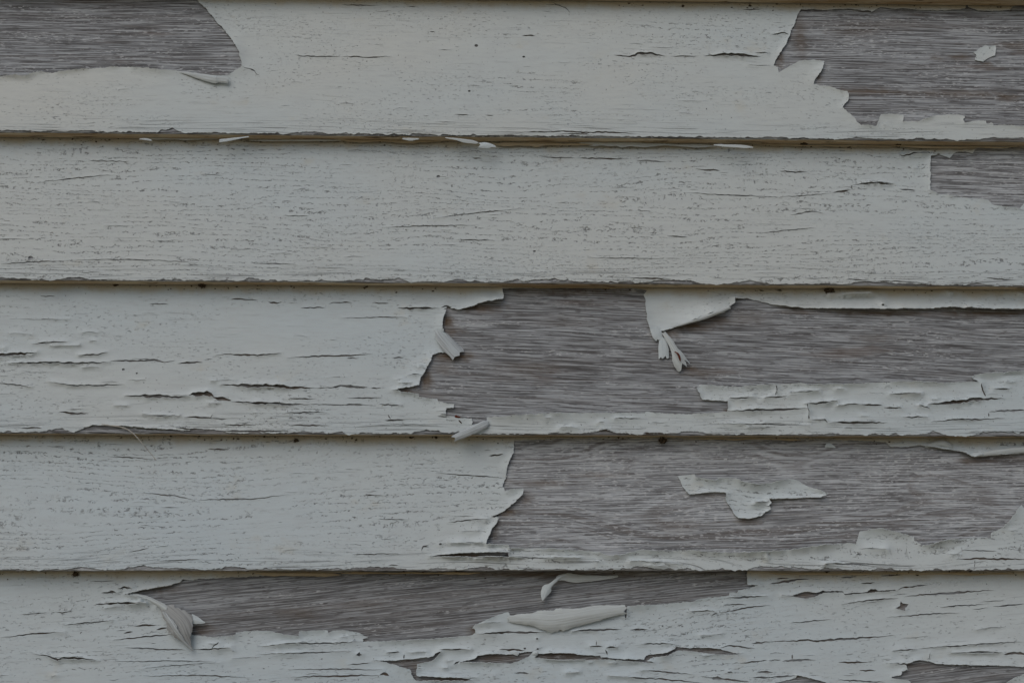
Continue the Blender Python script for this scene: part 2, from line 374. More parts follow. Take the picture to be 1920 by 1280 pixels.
HOLES[4] += [[(964,826),(964,833),(962,850),(955,867),(950,880),(949,893),(947,900),(942,912),(947,921),(960,918),(982,918),(980,928),(968,940),(953,952),(937,963),(923,968),
 (935,971),(932,980),(923,990),(918,1002),(911,1020),(911,1022),(930,1022),(953,1023),(954,1029),(973,1028),(1007,1028),(1040,1029),(1073,1032),(1103,1033),(1120,1035),(1137,1040),
 (1143,1042),(1160,1041),(1187,1035),(1200,1031),(1227,1033),(1257,1033),(1280,1031),(1313,1034),(1347,1036),(1380,1037),(1413,1036),(1447,1034),(1480,1031),
 (1513,1027),(1540,1023),(1567,1021),(1590,1018),(1605,1020),(1607,1008),(1610,997),(1633,993),(1650,991),(1667,995),(1690,1001),(1712,1006),(1713,1013),
 (1727,1022),(1740,1022),(1757,1017),(1777,1013),(1807,1010),(1837,1008),(1856,1008),(1858,998),(1877,990),(1890,977),(1903,960),(1913,947),(1918,952),
 (1950,930),(2010,920),(2040,890),(1990,852),(1920,850),(1897,852),(1857,854),(1823,858),(1800,848),(1763,842),(1723,835),(1700,838),(1672,838),(1660,829),(1560,824),(1400,822),(1200,822),(1050,822)],
 [(805,1043),(830,1040),(870,1037),(910,1036),(953,1037),(954,1045),(900,1045),(850,1045)]]
ISL_K = [(1270,892),(1300,890),(1303,895),(1323,899),(1340,902),(1347,897),(1380,898),(1388,904),(1403,908),(1418,910),(1440,907),(1467,901),(1487,899),
 (1497,902),(1513,912),(1533,919),(1550,927),(1537,933),(1513,933),(1480,935),(1440,936),(1441,939),(1445,943),(1440,948),(1445,955),(1433,960),(1427,967),(1402,973),(1383,971),
 (1375,963),(1368,950),(1360,940),(1360,923),(1340,923),(1313,925),(1292,928),(1280,913)]
HOLES[5] += [[(235,1114),(265,1107),(295,1101),(322,1097),(340,1090),(345,1086),(362,1087),(375,1084),(400,1084),(435,1082),(475,1080),(540,1075),(590,1078),(642,1072),
 (695,1070),(800,1068),(1000,1068),(1200,1068),(1350,1068),(1400,1068),(1400,1077),(1400,1096),(1422,1097),(1405,1102),(1382,1106),(1382,1111),(1367,1111),(1366,1116),(1350,1119),(1327,1120),(1305,1124),
 (1301,1127),(1267,1130),(1235,1133),(1210,1135),(1175,1136),(1173,1158),(1171,1158),(1170,1138),(1110,1143),(1035,1150),(985,1156),(960,1156),(952,1146),(930,1154),(905,1165),(890,1172),(885,1177),
 (891,1180),(892,1187),(880,1191),(855,1194),(830,1196),(780,1199),(730,1201),(681,1202),(681,1197),(690,1195),(680,1190),(672,1186),(655,1182),(630,1181),
 (617,1186),(615,1181),(585,1182),(562,1184),(561,1192),(530,1189),(505,1182),(475,1182),(445,1185),(437,1192),(400,1194),(362,1190),(356,1184),(342,1163),(322,1146),(305,1136),
 (280,1124),(252,1117)],
 [(696,1237),(730,1238),(757,1236),(780,1234),(812,1230),(820,1222),(828,1220),(824,1226),(815,1236),(802,1241),(782,1245),(781,1265),(784,1267),(805,1267),(830,1269),(865,1270),(887,1274),(870,1276),(830,1276),
 (780,1275),(772,1265),(771,1256),(750,1249),(725,1241)],
 [(859,1241),(890,1234),(895,1229),(917,1225),(942,1226),(960,1225),(985,1222),(998,1221),(993,1228),(978,1237),(960,1243),(930,1243),(900,1242)],
 [(1001,1232),(1010,1225),(1047,1223),(1080,1225),(1082,1227),(1105,1228),(1126,1229),(1127,1232),(1172,1235),(1207,1236),(1210,1228),(1222,1226),(1247,1224),
 (1265,1216),(1268,1212),(1292,1214),(1327,1214),(1350,1216),(1370,1222),(1385,1224),(1370,1227),(1330,1225),(1297,1221),(1270,1219),(1251,1229),(1225,1232),
 (1212,1238),(1226,1242),(1195,1241),(1135,1236),(1085,1237),(1035,1237)],
 [(1659,1242),(1699,1243),(1720,1237),(1742,1239),(1755,1244),(1815,1246),(1875,1247),(1920,1250),(1990,1254),(2000,1270),(1920,1262),(1890,1275),(1870,1292),(1800,1305),(1720,1305),(1705,1276),
 (1672,1271),(1672,1268),(1688,1265),(1689,1258),(1700,1256),(1696,1246)],
 [(1462,1115),(1485,1116),(1498,1112),(1510,1109),(1530,1111),(1540,1107),(1580,1108),(1582,1113),(1625,1109),(1630,1104),(1641,1104),(1645,1107),(1675,1105),(1682,1107),
 (1640,1110),(1583,1115),(1578,1110),(1545,1111),(1535,1114),(1525,1120),(1510,1122),(1490,1119)],
 [(1677,1140),(1686,1135),(1687,1126),(1692,1131),(1702,1132),(1697,1139),(1695,1145),(1688,1142)],
 [(1494,1265),(1515,1270),(1545,1278),(1565,1290),(1445,1290),(1453,1279),(1470,1275),(1490,1271)],
 [(1333,1269),(1345,1267),(1352,1270),(1345,1273),(1336,1273)], [(1362,1259),(1370,1257),(1374,1260),(1366,1262)],
 [(668,1227),(674,1222),(679,1227),(673,1230)]]
def S(b, w, *p, taper=.35): SLITS[b].append((list(p), w, taper))
S(1, 4.5, (1318,106),(1347,105),(1377,105),(1413,107),(1427,109)); S(1, 3.5, (1150,105),(1180,107),(1190,106),(1195,103),(1220,102),(1232,105),(1250,107))
S(1, 2, (552,104),(565,107),(610,108),(640,107)); S(1, 2, (640,107),(690,109),(737,107)); S(1, 2.5, (978,69),(992,68),(1004,69)); S(1, 1.6, (455,128),(470,131),(478,134),(481,139),(489,143))
S(1, 1.6, (1028,0),(1040,8),(1060,16),(1070,27)); S(1, 2, (1445,67),(1470,64),(1479,67)); S(1, 1.4, (640,11),(712,12)); S(1, 1.4, (767,14),(780,14)); S(1, 1.6, (805,61),(816,61))
S(1, 1.8, (1255,107),(1290,107),(1310,107)); S(1, 1.8, (850,216),(880,217)); S(1, 1.6, (910,217),(925,218)); S(1, 2, (1392,19),(1430,19)); S(1, 2, (960,250),(1050,247),(1120,250)); S(1, 2.5, (1040,253),(1130,249),(1200,252))
S(1, 1.5, (1415,100),(1440,101))
S(2, 3, (1560,363),(1580,359),(1596,357)); S(2, 3.6, (1597,348),(1613,346),(1640,345),(1675,346)); S(2, 2, (1597,357),(1597,348), taper=.2); S(2, 2.4, (1682,290),(1690,295),(1710,291),(1737,289),(1745,293), taper=.2)
S(2, 2, (1684,355),(1717,358)); S(2, 2.6, (1080,298),(1120,298),(1180,299)); S(2, 1.8, (1010,296),(1080,297)); S(2, 1.8, (1190,301),(1250,305)); S(2, 3, (1303,317),(1325,320),(1350,321)); S(2, 2.4, (1460,322),(1490,324),(1515,324))
S(2, 1.8, (75,343),(130,336),(180,331),(217,329)); S(2, 1.8, (165,303),(245,304)); S(2, 1.6, (810,410),(870,403),(930,397),(985,391)); S(2, 1.6, (715,427),(810,424),(900,423)); S(2, 1.6, (855,450),(930,452)); S(2, 1.8, (0,496),(60,492),(130,489)); S(2, 1.6, (130,489),(210,487),(300,489),(380,494)); S(2, 1.6, (470,494),(560,497))
S(2, 2, (1585,524),(1632,527)); S(2, 2.2, (1645,527),(1700,529),(1745,533)); S(2, 2.4, (1847,522),(1900,526)); S(2, 1.6, (1420,439),(1480,432),(1530,428)); S(2, 1.5, (1280,362),(1370,367),(1460,370)); S(2, 1.5, (1460,370),(1520,367),(1560,363)); S(2, 1.5, (530,405),(580,406)); S(2, 1.8, (885,297),(905,298)); S(2, 1.6, (1250,443),(1290,446)); S(2, 1.6, (1480,405),(1520,397),(1545,401))
S(2, 3, (1180,521),(1260,524), taper=.5); S(2, 1.6, (1100,484),(1240,486))
S(3, 4.5, (-20,666),(20,666),(47,664),(72,661)); S(3, 3.6, (15,682),(70,681),(150,682),(210,680)); S(3, 3, (205,679),(217,677),(270,677),(290,675),(308,679),(330,676)); S(3, 3, (333,682),(360,680),(381,679))
S(3, 2.8, (403,665),(440,665),(483,667),(530,663)); S(3, 2.4, (537,672),(583,669),(640,667),(700,664)); S(3, 6, (413,722),(460,723),(500,725),(550,727),(593,728)); S(3, 2.4, (590,728),(620,727),(645,723),(690,726))
S(3, 5, (233,743),(270,743),(320,745),(360,744)); S(3, 8, (355,742),(362,740),(380,740),(397,741),(404,746)); S(3, 5.5, (400,746),(420,749),(435,751)); S(3, 4, (433,753),(480,756),(530,758),(580,759)); S(3, 2, (575,758),(640,759),(700,760))
S(3, 2.4, (93,717),(110,719),(140,724),(180,723),(235,721)); S(3, 3.2, (111,772),(140,776),(165,775)); S(3, 2.2, (345,782),(395,784),(400,777)); S(3, 2, (398,784),(425,787)); S(3, 2, (268,778),(300,780),(340,780)); S(3, 2.4, (-10,718),(30,722),(60,726))
S(3, 2.2, (60,645),(100,643),(130,642)); S(3, 2.2, (147,667),(185,665),(205,661)); S(3, 2.4, (432,563),(440,561),(485,564)); S(3, 2.2, (503,567),(520,569),(530,567)); S(3, 1.8, (563,578),(612,577)); S(3, 2.2, (615,571),(625,568),(660,568)); S(3, 1.8, (280,570),(317,571)); S(3, 1.6, (75,556),(105,556))
S(3, 4.2, (745,578),(765,579),(790,580),(822,579)); S(3, 2.6, (826,579),(834,576),(848,577)); S(3, 1.6, (640,597),(715,595),(765,596)); S(3, 1.8, (697,568),(730,569)); S(3, 2, (650,671),(673,672)); S(3, 2.2, (735,671),(758,671)); S(3, 2.6, (640,725),(690,727)); S(3, 1.8, (695,728),(715,728)); S(3, 1.8, (650,746),(718,747)); S(3, 2, (640,759),(680,757)); S(3, 2, (710,758),(752,761)); S(3, 2.4, (721,788),(760,788)); S(3, 1.5, (727,777),(733,786)); S(3, 1.4, (820,781),(845,783))
S(3, 2.4, (1365,748),(1395,747),(1412,744)); S(3, 2.2, (1430,747),(1475,743)); S(3, 3.6, (1362,772),(1420,770),(1470,767),(1513,766)); S(3, 3, (1505,758),(1530,757),(1568,752)); S(3, 2, (1513,757),(1513,766),(1516,772),(1516,787), taper=.1); S(3, 2.2, (1520,787),(1545,788),(1552,793)); S(3, 3.6, (1553,793),(1600,793),(1667,793)); S(3, 1.8, (1454,722),(1456,733),(1453,742), taper=.15); S(3, 1.8, (1480,737),(1535,733)); S(3, 2, (1567,762),(1600,758),(1620,760)); S(3, 2.8, (1612,759),(1655,760)); S(3, 2.4, (1655,765),(1690,765)); S(3, 5.5, (1737,759),(1780,756),(1830,750),(1882,747)); S(3, 2, (1838,718),(1840,732),(1847,744), taper=.15); S(3, 2.2, (1860,729),(1892,730)); S(3, 3.6, (1852,773),(1870,771),(1925,769)); S(3, 1.6, (1853,774),(1853,782), taper=.1); S(3, 2.4, (1743,791),(1790,787),(1860,786),(1885,784)); S(3, 2, (1665,740),(1725,739)); S(3, 1.8, (1690,783),(1740,782)); S(3, 1.6, (1345,795),(1440,796),(1520,798)); S(3, 1.8, (1720,759),(1742,767)); S(3, 2, (1125,806),(1145,807)); S(3, 1.8, (1150,785),(1205,785)); S(3, 3, (1205,812),(1245,813), taper=.2)
S(3, 3, (40,803),(80,802)); S(3, 2.4, (330,803),(390,805)); S(3, 3, (395,808),(470,809),(550,808)); S(3, 2, (540,797),(620,798)); S(3, 2, (420,797),(480,797)); S(3, 2, (535,774),(610,773)); S(3, 1.8, (540,748),(593,748))
S(4, 3.4, (916,854),(930,854),(944,852)); S(4, 1.6, (273,924),(330,930),(370,938)); S(4, 2, (370,938),(400,936),(470,936),(540,927)); S(4, 2.2, (390,842),(430,843)); S(4, 1.6, (200,855),(290,861)); S(4, 1.5, (680,928),(720,929)); S(4, 1.8, (840,979),(880,975),(915,973)); S(4, 3, (921,969),(935,967), taper=.6); S(4, 2, (660,1039),(752,1038)); S(4, 1.8, (790,1033),(794,1024),(805,1023)); S(4, 1.5, (707,973),(770,974)); S(4, 2, (728,1059),(748,1060)); S(4, 1.6, (300,1052),(340,1050),(375,1048)); S(4, 1.6, (240,1036),(280,1027)); S(4, 1.6, (950,1045),(1010,1046),(1090,1046)); S(4, 1.5, (1180,1051),(1280,1058)); S(4, 2.4, (1543,1057),(1590,1057),(1632,1056)); S(4, 3.4, (1790,1048),(1850,1047),(1930,1049)); S(4, 1.6, (1603,1040),(1614,1038),(1610,1042)); S(4, 1.4, (1827,1050),(1827,1064), taper=.1); S(4, 1.5, (1436,1037),(1437,1046), taper=.1); S(4, 1.5, (1800,1031),(1870,1033)); S(4, 2, (1410,943),(1425,943),(1441,942)); S(4, 1.6, (815,887),(905,893),(945,897)); S(4, 1.6, (905,993+25),(860,1018))
S(5, 3.6, (190,1111),(215,1110),(222,1112)); S(5, 3.4, (221,1104),(235,1101),(251,1103)); S(5, 3.6, (176,1134),(205,1131),(240,1130),(278,1130)); S(5, 2, (105,1148),(133,1147),(137,1138)); S(5, 3.6, (62,1225),(90,1229),(110,1236),(120,1233),(160,1235),(190,1238)); S(5, 2, (0,1195),(55,1188),(122,1184)); S(5, 2, (118,1171),(180,1166),(213,1163)); S(5, 2.6, (250,1173),(295,1171)); S(5, 2.2, (232,1187),(250,1183)); S(5, 2.4, (293,1180),(318,1175)); S(5, 2, (210,1200),(270,1193),(330,1188)); S(5, 2.4, (232,1213),(290,1216),(350,1218)); S(5, 2.4, (362,1217),(410,1216),(435,1214)); S(5, 1.8, (398,1215),(412,1202)); S(5, 1.6, (210,1240),(330,1238),(400,1240)); S(5, 1.8, (270,1267),(370,1265),(470,1270)); S(5, 1.8, (40,1152),(90,1148))
S(5, 2.4, (480,1212),(530,1207),(560,1205),(600,1206),(640,1204),(681,1202)); S(5, 1.8, (480,1226),(560,1224),(660,1220)); S(5, 2.6, (545,1269),(600,1267),(680,1265),(720,1266)); S(5, 5, (712,1265),(720,1261),(730,1266)); S(5, 1.8, (540,1254),(640,1254),(720,1255)); S(5, 1.6, (650,1246),(695,1242)); S(5, 2.4, (822,1218),(845,1217),(883,1217)); S(5, 1.6, (758,1225),(758,1235), taper=.1); S(5, 3.5, (935,1217),(960,1217),(985,1219)); S(5, 3, (850,1245),(860,1240),(862,1238)); S(5, 2.2, (724,1223),(750,1222))
S(5, 3, (893,1188),(930,1186),(965,1184),(1010,1185),(1035,1184)); S(5, 3, (1070,1184),(1085,1182),(1110,1181),(1165,1179)); S(5, 2.4, (1180,1181),(1215,1179)); S(5, 2, (1290,1146),(1335,1144),(1343,1148)); S(5, 2.4, (1343,1149),(1370,1145),(1400,1139),(1445,1134)); S(5, 2, (1334,1153),(1345,1148)); S(5, 2.2, (1104,1211),(1118,1210),(1130,1212)); S(5, 1.4, (1118,1201),(1118,1210)); S(5, 2, (1200,1207),(1240,1206),(1268,1207)); S(5, 2, (1135,1217),(1138,1228)); S(5, 2.6, (1135,1214),(1160,1213)); S(5, 2.6, (1350,1214),(1365,1210),(1380,1210),(1400,1214),(1416,1215)); S(5, 2.4, (1137,1266),(1180,1269),(1250,1273),(1320,1280)); S(5, 2.2, (1200,1256),(1250,1259),(1300,1264)); S(5, 3, (965,1261),(992,1261)); S(5, 2.6, (1315,1267),(1340,1270),(1380,1275),(1405,1277)); S(5, 2, (1355,1133),(1400,1133)); S(5, 2.6, (1360,1121),(1395,1119),(1440,1117)); S(5, 2.2, (1408,1205),(1445,1203)); S(5, 2, (1385,1243),(1440,1237)); S(5, 3, (1418,1259),(1450,1259)); S(5, 2.6, (1410,1269),(1450,1270))
S(5, 3.4, (1440,1094),(1480,1089),(1500,1086),(1522,1085)); S(5, 2, (1455,1084),(1480,1084)); S(5, 2.4, (1575,1083),(1605,1081)); S(5, 2.4, (1612,1093),(1640,1092)); S(5, 2.4, (1650,1080),(1690,1077)); S(5, 2.4, (1680,1107),(1690,1101),(1740,1096)); S(5, 2.2, (1575,1133),(1630,1125),(1685,1121)); S(5, 3, (1693,1118),(1760,1112),(1865,1106)); S(5, 1.8, (1480,1167),(1560,1161)); S(5, 1.8, (1660,1157),(1740,1151),(1800,1148)); S(5, 2, (1760,1138),(1845,1132)); S(5, 2, (1860,1137),(1925,1131)); S(5, 3.2, (1440,1203),(1517,1199),(1525,1202),(1560,1199),(1620,1195),(1680,1190)); S(5, 2.4, (1720,1215),(1780,1211),(1920,1202)); S(5, 3, (1780,1223),(1840,1222),(1880,1223)); S(5, 4.5, (1880,1226),(1900,1224),(1930,1226)); S(5, 3, (1465,1239),(1490,1237),(1530,1236)); S(5, 2, (1485,1236),(1485,1226)); S(5, 2.8, (1570,1241),(1628,1241)); S(5, 2.6, (1610,1256),(1642,1256)); S(5, 2.2, (1440,1238),(1464,1236)); S(5, 1.4, (1742,1237),(1743,1222)); S(5, 1.8, (1670,1220),(1720,1216)); S(5, 2.6, (1440,1270),(1494,1265)); S(5, 2.4, (1570,1274),(1660,1278))
# lifted paint: (board, x, y, reach along the edge, height mm, width px, which side lifts)
LIFT = [(1,450,100,60,1.4,26,(1,0)),(1,390,20,60,1.2,20,(1,0)),(1,40,146,60,1.0,12,(0,-1)),(1,300,130,70,.8,16,(0,-1)),(1,1530,135,40,1.6,26,None),(1,1470,90,60,1.1,14,(-1,0)),(1,1600,190,60,.9,14,None),
 (1,1670,220,50,.8,14,None),(1,1370,104,60,1.0,10,(0,1)),(1,1850,20,60,.5,10,None),(1,1210,103,30,.8,8,(0,1)),
 (2,1743,325,40,1.2,18,(-1,0)),(2,1720,288,50,1.6,12,(0,-1)),(2,1640,345,50,1.0,10,(0,1)),
 (3,925,556,50,4.2,26,None),(3,880,575,45,2.0,18,(0,1)),(3,835,600,40,2.2,26,(-1,0)),(3,800,690,45,2.0,24,(-1,0)),(3,790,722,36,2.4,20,(0,1)),(3,760,730,40,1.6,14,(0,1)),(3,850,762,40,1.0,18,None),
 (3,1000,778,120,1.6,22,(0,-1)),(3,1130,775,90,.8,14,(0,-1)),(3,1330,735,50,1.6,18,None),(3,1420,723,60,1.2,14,(0,-1)),(3,1320,600,70,5.0,44,(0,1)),(3,1240,600,60,1.4,20,None),(3,1375,566,20,3.0,22,None),
 (3,1640,581,170,4.4,24,(0,1)),(3,1850,583,180,4.8,24,(0,1)),(3,1480,576,50,2.2,18,(0,1)),(3,1850,702,50,2.0,14,None),(3,1400,769,70,1.4,10,None),(3,500,724,80,1.3,13,(0,1)),(3,380,740,60,1.2,11,(0,1)),(3,120,681,120,1.0,11,(0,1)),(3,30,665,60,1.0,10,(0,1)),(3,1800,753,60,1.2,10,(0,1)),(3,1610,793,60,.7,8,(0,1)),(3,790,579,50,1.0,10,(0,1)),(3,270,800,110,1.2,10,(0,1)),
 (4,955,860,40,1.6,24,(-1,0)),(4,968,930,40,2.2,28,(-1,0)),(4,922,990,50,1.8,24,(-1,0)),(4,930,1034,60,4.2,20,(0,1)),(4,945,1026,24,3.0,18,None),(4,860,1038,50,2.4,14,(0,1)),
 (4,1160,1040,60,1.4,14,(0,-1)),(4,1230,1032,60,1.4,14,(0,-1)),(4,1660,1000,60,2.2,18,None),(4,1760,1016,50,2.0,14,(0,-1)),(4,1890,980,60,1.6,26,None),(4,1823,856,40,3.4,24,None),(4,1880,852,50,3.0,18,None),(4,1760,842,50,2.4,14,None),(4,1420,1036,90,2.0,13,(0,-1)),(4,1330,1035,70,1.6,13,(0,-1)),(4,1520,1026,70,2.2,15,(0,-1)),(4,1060,1031,60,1.6,12,(0,-1)),(5,800,1198,120,.9,10,(0,-1)),(3,1560,722,120,1.2,12,(0,-1)),(3,1720,718,90,1.3,12,(0,-1)),
 (5,300,1100,60,2.0,12,(0,1)),(5,250,1110,30,1.4,10,(0,1)),(5,270,1120,50,1.8,14,(0,-1)),(5,1400,1087,16,1.6,24,None),(5,1420,1097,40,1.4,14,None),(5,1374,1111,18,1.4,10,None),(5,1290,1126,80,.6,12,(0,-1)),(5,1200,1136,50,1.2,20,(0,-1)),(5,910,1168,40,2.2,26,None),(5,540,1187,60,1.0,12,(0,-1)),(5,640,1184,50,1.0,14,None),(5,420,1192,60,1.4,14,None),
 (5,760,1234,60,1.0,12,(0,1)),(5,765,1255,40,1.6,20,None),(5,790,1262,30,1.5,20,None),(5,830,1270,60,1.6,14,(0,1)),(5,900,1230,60,1.4,12,(0,1)),(5,1060,1224,80,1.6,12,(0,1)),(5,1170,1236,60,1.6,16,(0,1)),(5,1250,1222,30,1.4,14,None),(5,1320,1214,60,1.0,12,(0,1)),(5,1700,1250,50,1.4,16,None),(5,1820,1246,100,1.2,14,(0,1)),(5,1530,1110,60,.9,10,None),(5,1630,1107,60,.8,8,None),(5,130,1232,70,1.2,10,(0,1)),(5,230,1130,50,1.2,8,(0,1)),(5,1870,1290,60,2.0,20,None)]
# tannin and rust stains on the bare wood, plus brown shade painted in under lifted flakes: (board, x, y, rx, ry, amount)
STAIN_SHADE = [(1,1500,70,14,60,.5),(1,1462,110,8,22,.8),(1,1534,142,8,22,.7),(1,1620,172,80,7,.75),(1,1800,176,120,8,.55),(1,1890,183,30,9,.6),(1,1800,108,30,8,.6),(1,1660,45,140,14,.25),(1,1760,110,20,8,.4),(1,1850,120,12,6,.6),(1,1900,85,40,8,.5),(1,1600,60,60,12,.3),
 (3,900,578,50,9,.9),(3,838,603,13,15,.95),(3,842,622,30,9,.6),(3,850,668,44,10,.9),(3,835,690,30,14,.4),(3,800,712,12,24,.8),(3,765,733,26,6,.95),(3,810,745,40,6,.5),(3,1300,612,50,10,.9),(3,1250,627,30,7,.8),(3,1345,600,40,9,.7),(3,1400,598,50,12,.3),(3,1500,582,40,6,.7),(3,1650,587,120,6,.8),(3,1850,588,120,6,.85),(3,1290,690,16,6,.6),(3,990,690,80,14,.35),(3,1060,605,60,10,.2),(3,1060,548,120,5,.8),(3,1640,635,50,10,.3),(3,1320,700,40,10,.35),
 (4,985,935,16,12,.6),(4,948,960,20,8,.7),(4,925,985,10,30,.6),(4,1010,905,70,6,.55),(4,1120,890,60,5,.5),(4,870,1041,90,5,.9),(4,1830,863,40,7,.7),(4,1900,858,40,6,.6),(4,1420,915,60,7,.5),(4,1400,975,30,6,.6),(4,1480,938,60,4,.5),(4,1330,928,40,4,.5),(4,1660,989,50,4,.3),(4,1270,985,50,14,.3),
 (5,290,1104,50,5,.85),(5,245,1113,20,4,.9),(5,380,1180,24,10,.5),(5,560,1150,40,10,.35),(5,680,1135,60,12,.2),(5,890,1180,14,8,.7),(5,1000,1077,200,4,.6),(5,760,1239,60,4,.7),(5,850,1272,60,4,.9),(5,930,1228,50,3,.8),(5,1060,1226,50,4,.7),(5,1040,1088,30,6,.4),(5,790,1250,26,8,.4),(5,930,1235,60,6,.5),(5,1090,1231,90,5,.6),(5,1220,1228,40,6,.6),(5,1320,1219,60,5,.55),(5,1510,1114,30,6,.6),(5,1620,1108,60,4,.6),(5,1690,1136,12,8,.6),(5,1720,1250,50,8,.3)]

# ------------------------------------------------------------------ the ground
gv = []
for iy in range(9):
    for ix in range(9): gv.append(((ix - 4) * 40.0, (iy - 4) * 40.0, 0.0))
gf = [[iy*9+ix, iy*9+ix+1, iy*9+ix+10, iy*9+ix+9] for iy in range(8) for ix in range(8)]
tag(link('ground', gv, gf, [SOIL]), None, kind='structure')

# ------------------------------------------------------------------ the wall and its boards
wall = bpy.data.objects.new('clapboard_siding', None); scene.collection.objects.link(wall); wall.empty_display_size = .2
tag(wall, 'old white clapboard siding with paint peeling off its grey weathered boards', 'siding')
# sheathing behind, from the ground up
def box(x0, x1, y0, y1, z0, z1):
    v = [(x, y, z) for x in (x0, x1) for y in (y0, y1) for z in (z0, z1)]
    return v, [[0,1,3,2],[4,6,7,5],[0,4,5,1],[2,3,7,6],[0,2,6,4],[1,5,7,3]]
v, f = box(XL + .01, XR - .01, .004, .10, 0.0, 2.32); link('sheathing', v, f, [SHEATH], wall)

FX0, FX1 = -0.50, 0.50              # wide enough to hold the frame, where pieces are fine
def board_mesh(b, mat, fine, k):
    xs = np.unique(np.concatenate([np.linspace(XL, FX0, 8), np.linspace(FX0, FX1, 320 if fine else 12), np.linspace(FX1, XR, 8)]))
    vs = np.linspace(b.h + .012, .0012, 46 if fine else 4)
    prof = []
    for s in vs: prof.append(b.o[1:] + s * b.e[1:])
    nf = len(prof)
    prof.append(np.array([-T + .0003, b.zb + .0003])); prof.append(np.array([-T + .0012, b.zb]))
    prof.append(np.array([-T + .006, b.zb + .0001])); prof.append(np.array([-T0 - GAP, b.zb + .0002])); prof.append(np.array([-.0003, b.zt + .012]))
    prof = np.array(prof); m = len(prof); n = len(xs)
    V = np.zeros((n, m, 3)); V[:, :, 0] = xs[:, None]; V[:, :, 1:] = prof[None]
    if fine:
        wv = n1(xs * 60, k) * .0002 + n1(xs * 330, k + 3) * .00018
        for q in (nf, nf + 1, nf + 2): V[:, q, 2] += wv
        V[:, nf, 1] += np.abs(n1(xs * 210, k + 5)) * .0006
    F, MI = [], []
    for i in range(n - 1):
        for j in range(m):
            j2 = (j + 1) % m
            F.append([i*m + j, i*m + j2, (i+1)*m + j2, (i+1)*m + j]); MI.append(0 if j < nf + 1 or j >= nf + 3 else 1)
    F.append([j for j in range(m)][::-1]); F.append([(n-1)*m + j for j in range(m)]); MI += [0, 0]
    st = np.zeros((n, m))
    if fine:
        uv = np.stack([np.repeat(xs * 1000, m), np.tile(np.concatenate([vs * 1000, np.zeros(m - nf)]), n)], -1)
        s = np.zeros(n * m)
        crk = [(k, px_, py_, 7, max(2.5, w_ * .9), .8) for (path_, w_, _t) in SLITS[k] for (px_, py_) in resample(path_, 9.0, False).tolist()]  # tannin brown along the slits, painted in to deepen the cracks
        for (bb, x, y, rx, ry, a) in STAIN_SHADE + crk:
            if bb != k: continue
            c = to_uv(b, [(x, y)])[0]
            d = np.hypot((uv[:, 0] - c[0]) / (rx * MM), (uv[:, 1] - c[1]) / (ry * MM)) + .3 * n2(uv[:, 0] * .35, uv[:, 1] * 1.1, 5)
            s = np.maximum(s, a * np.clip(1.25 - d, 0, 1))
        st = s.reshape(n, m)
    sm = [mi == 0 for mi in MI]
    o = link('clapboard', V.reshape(-1, 3), F, [mat, BUTT], wall, MI, [False] * len(F), {'stain_shade': st.ravel()})
    return o

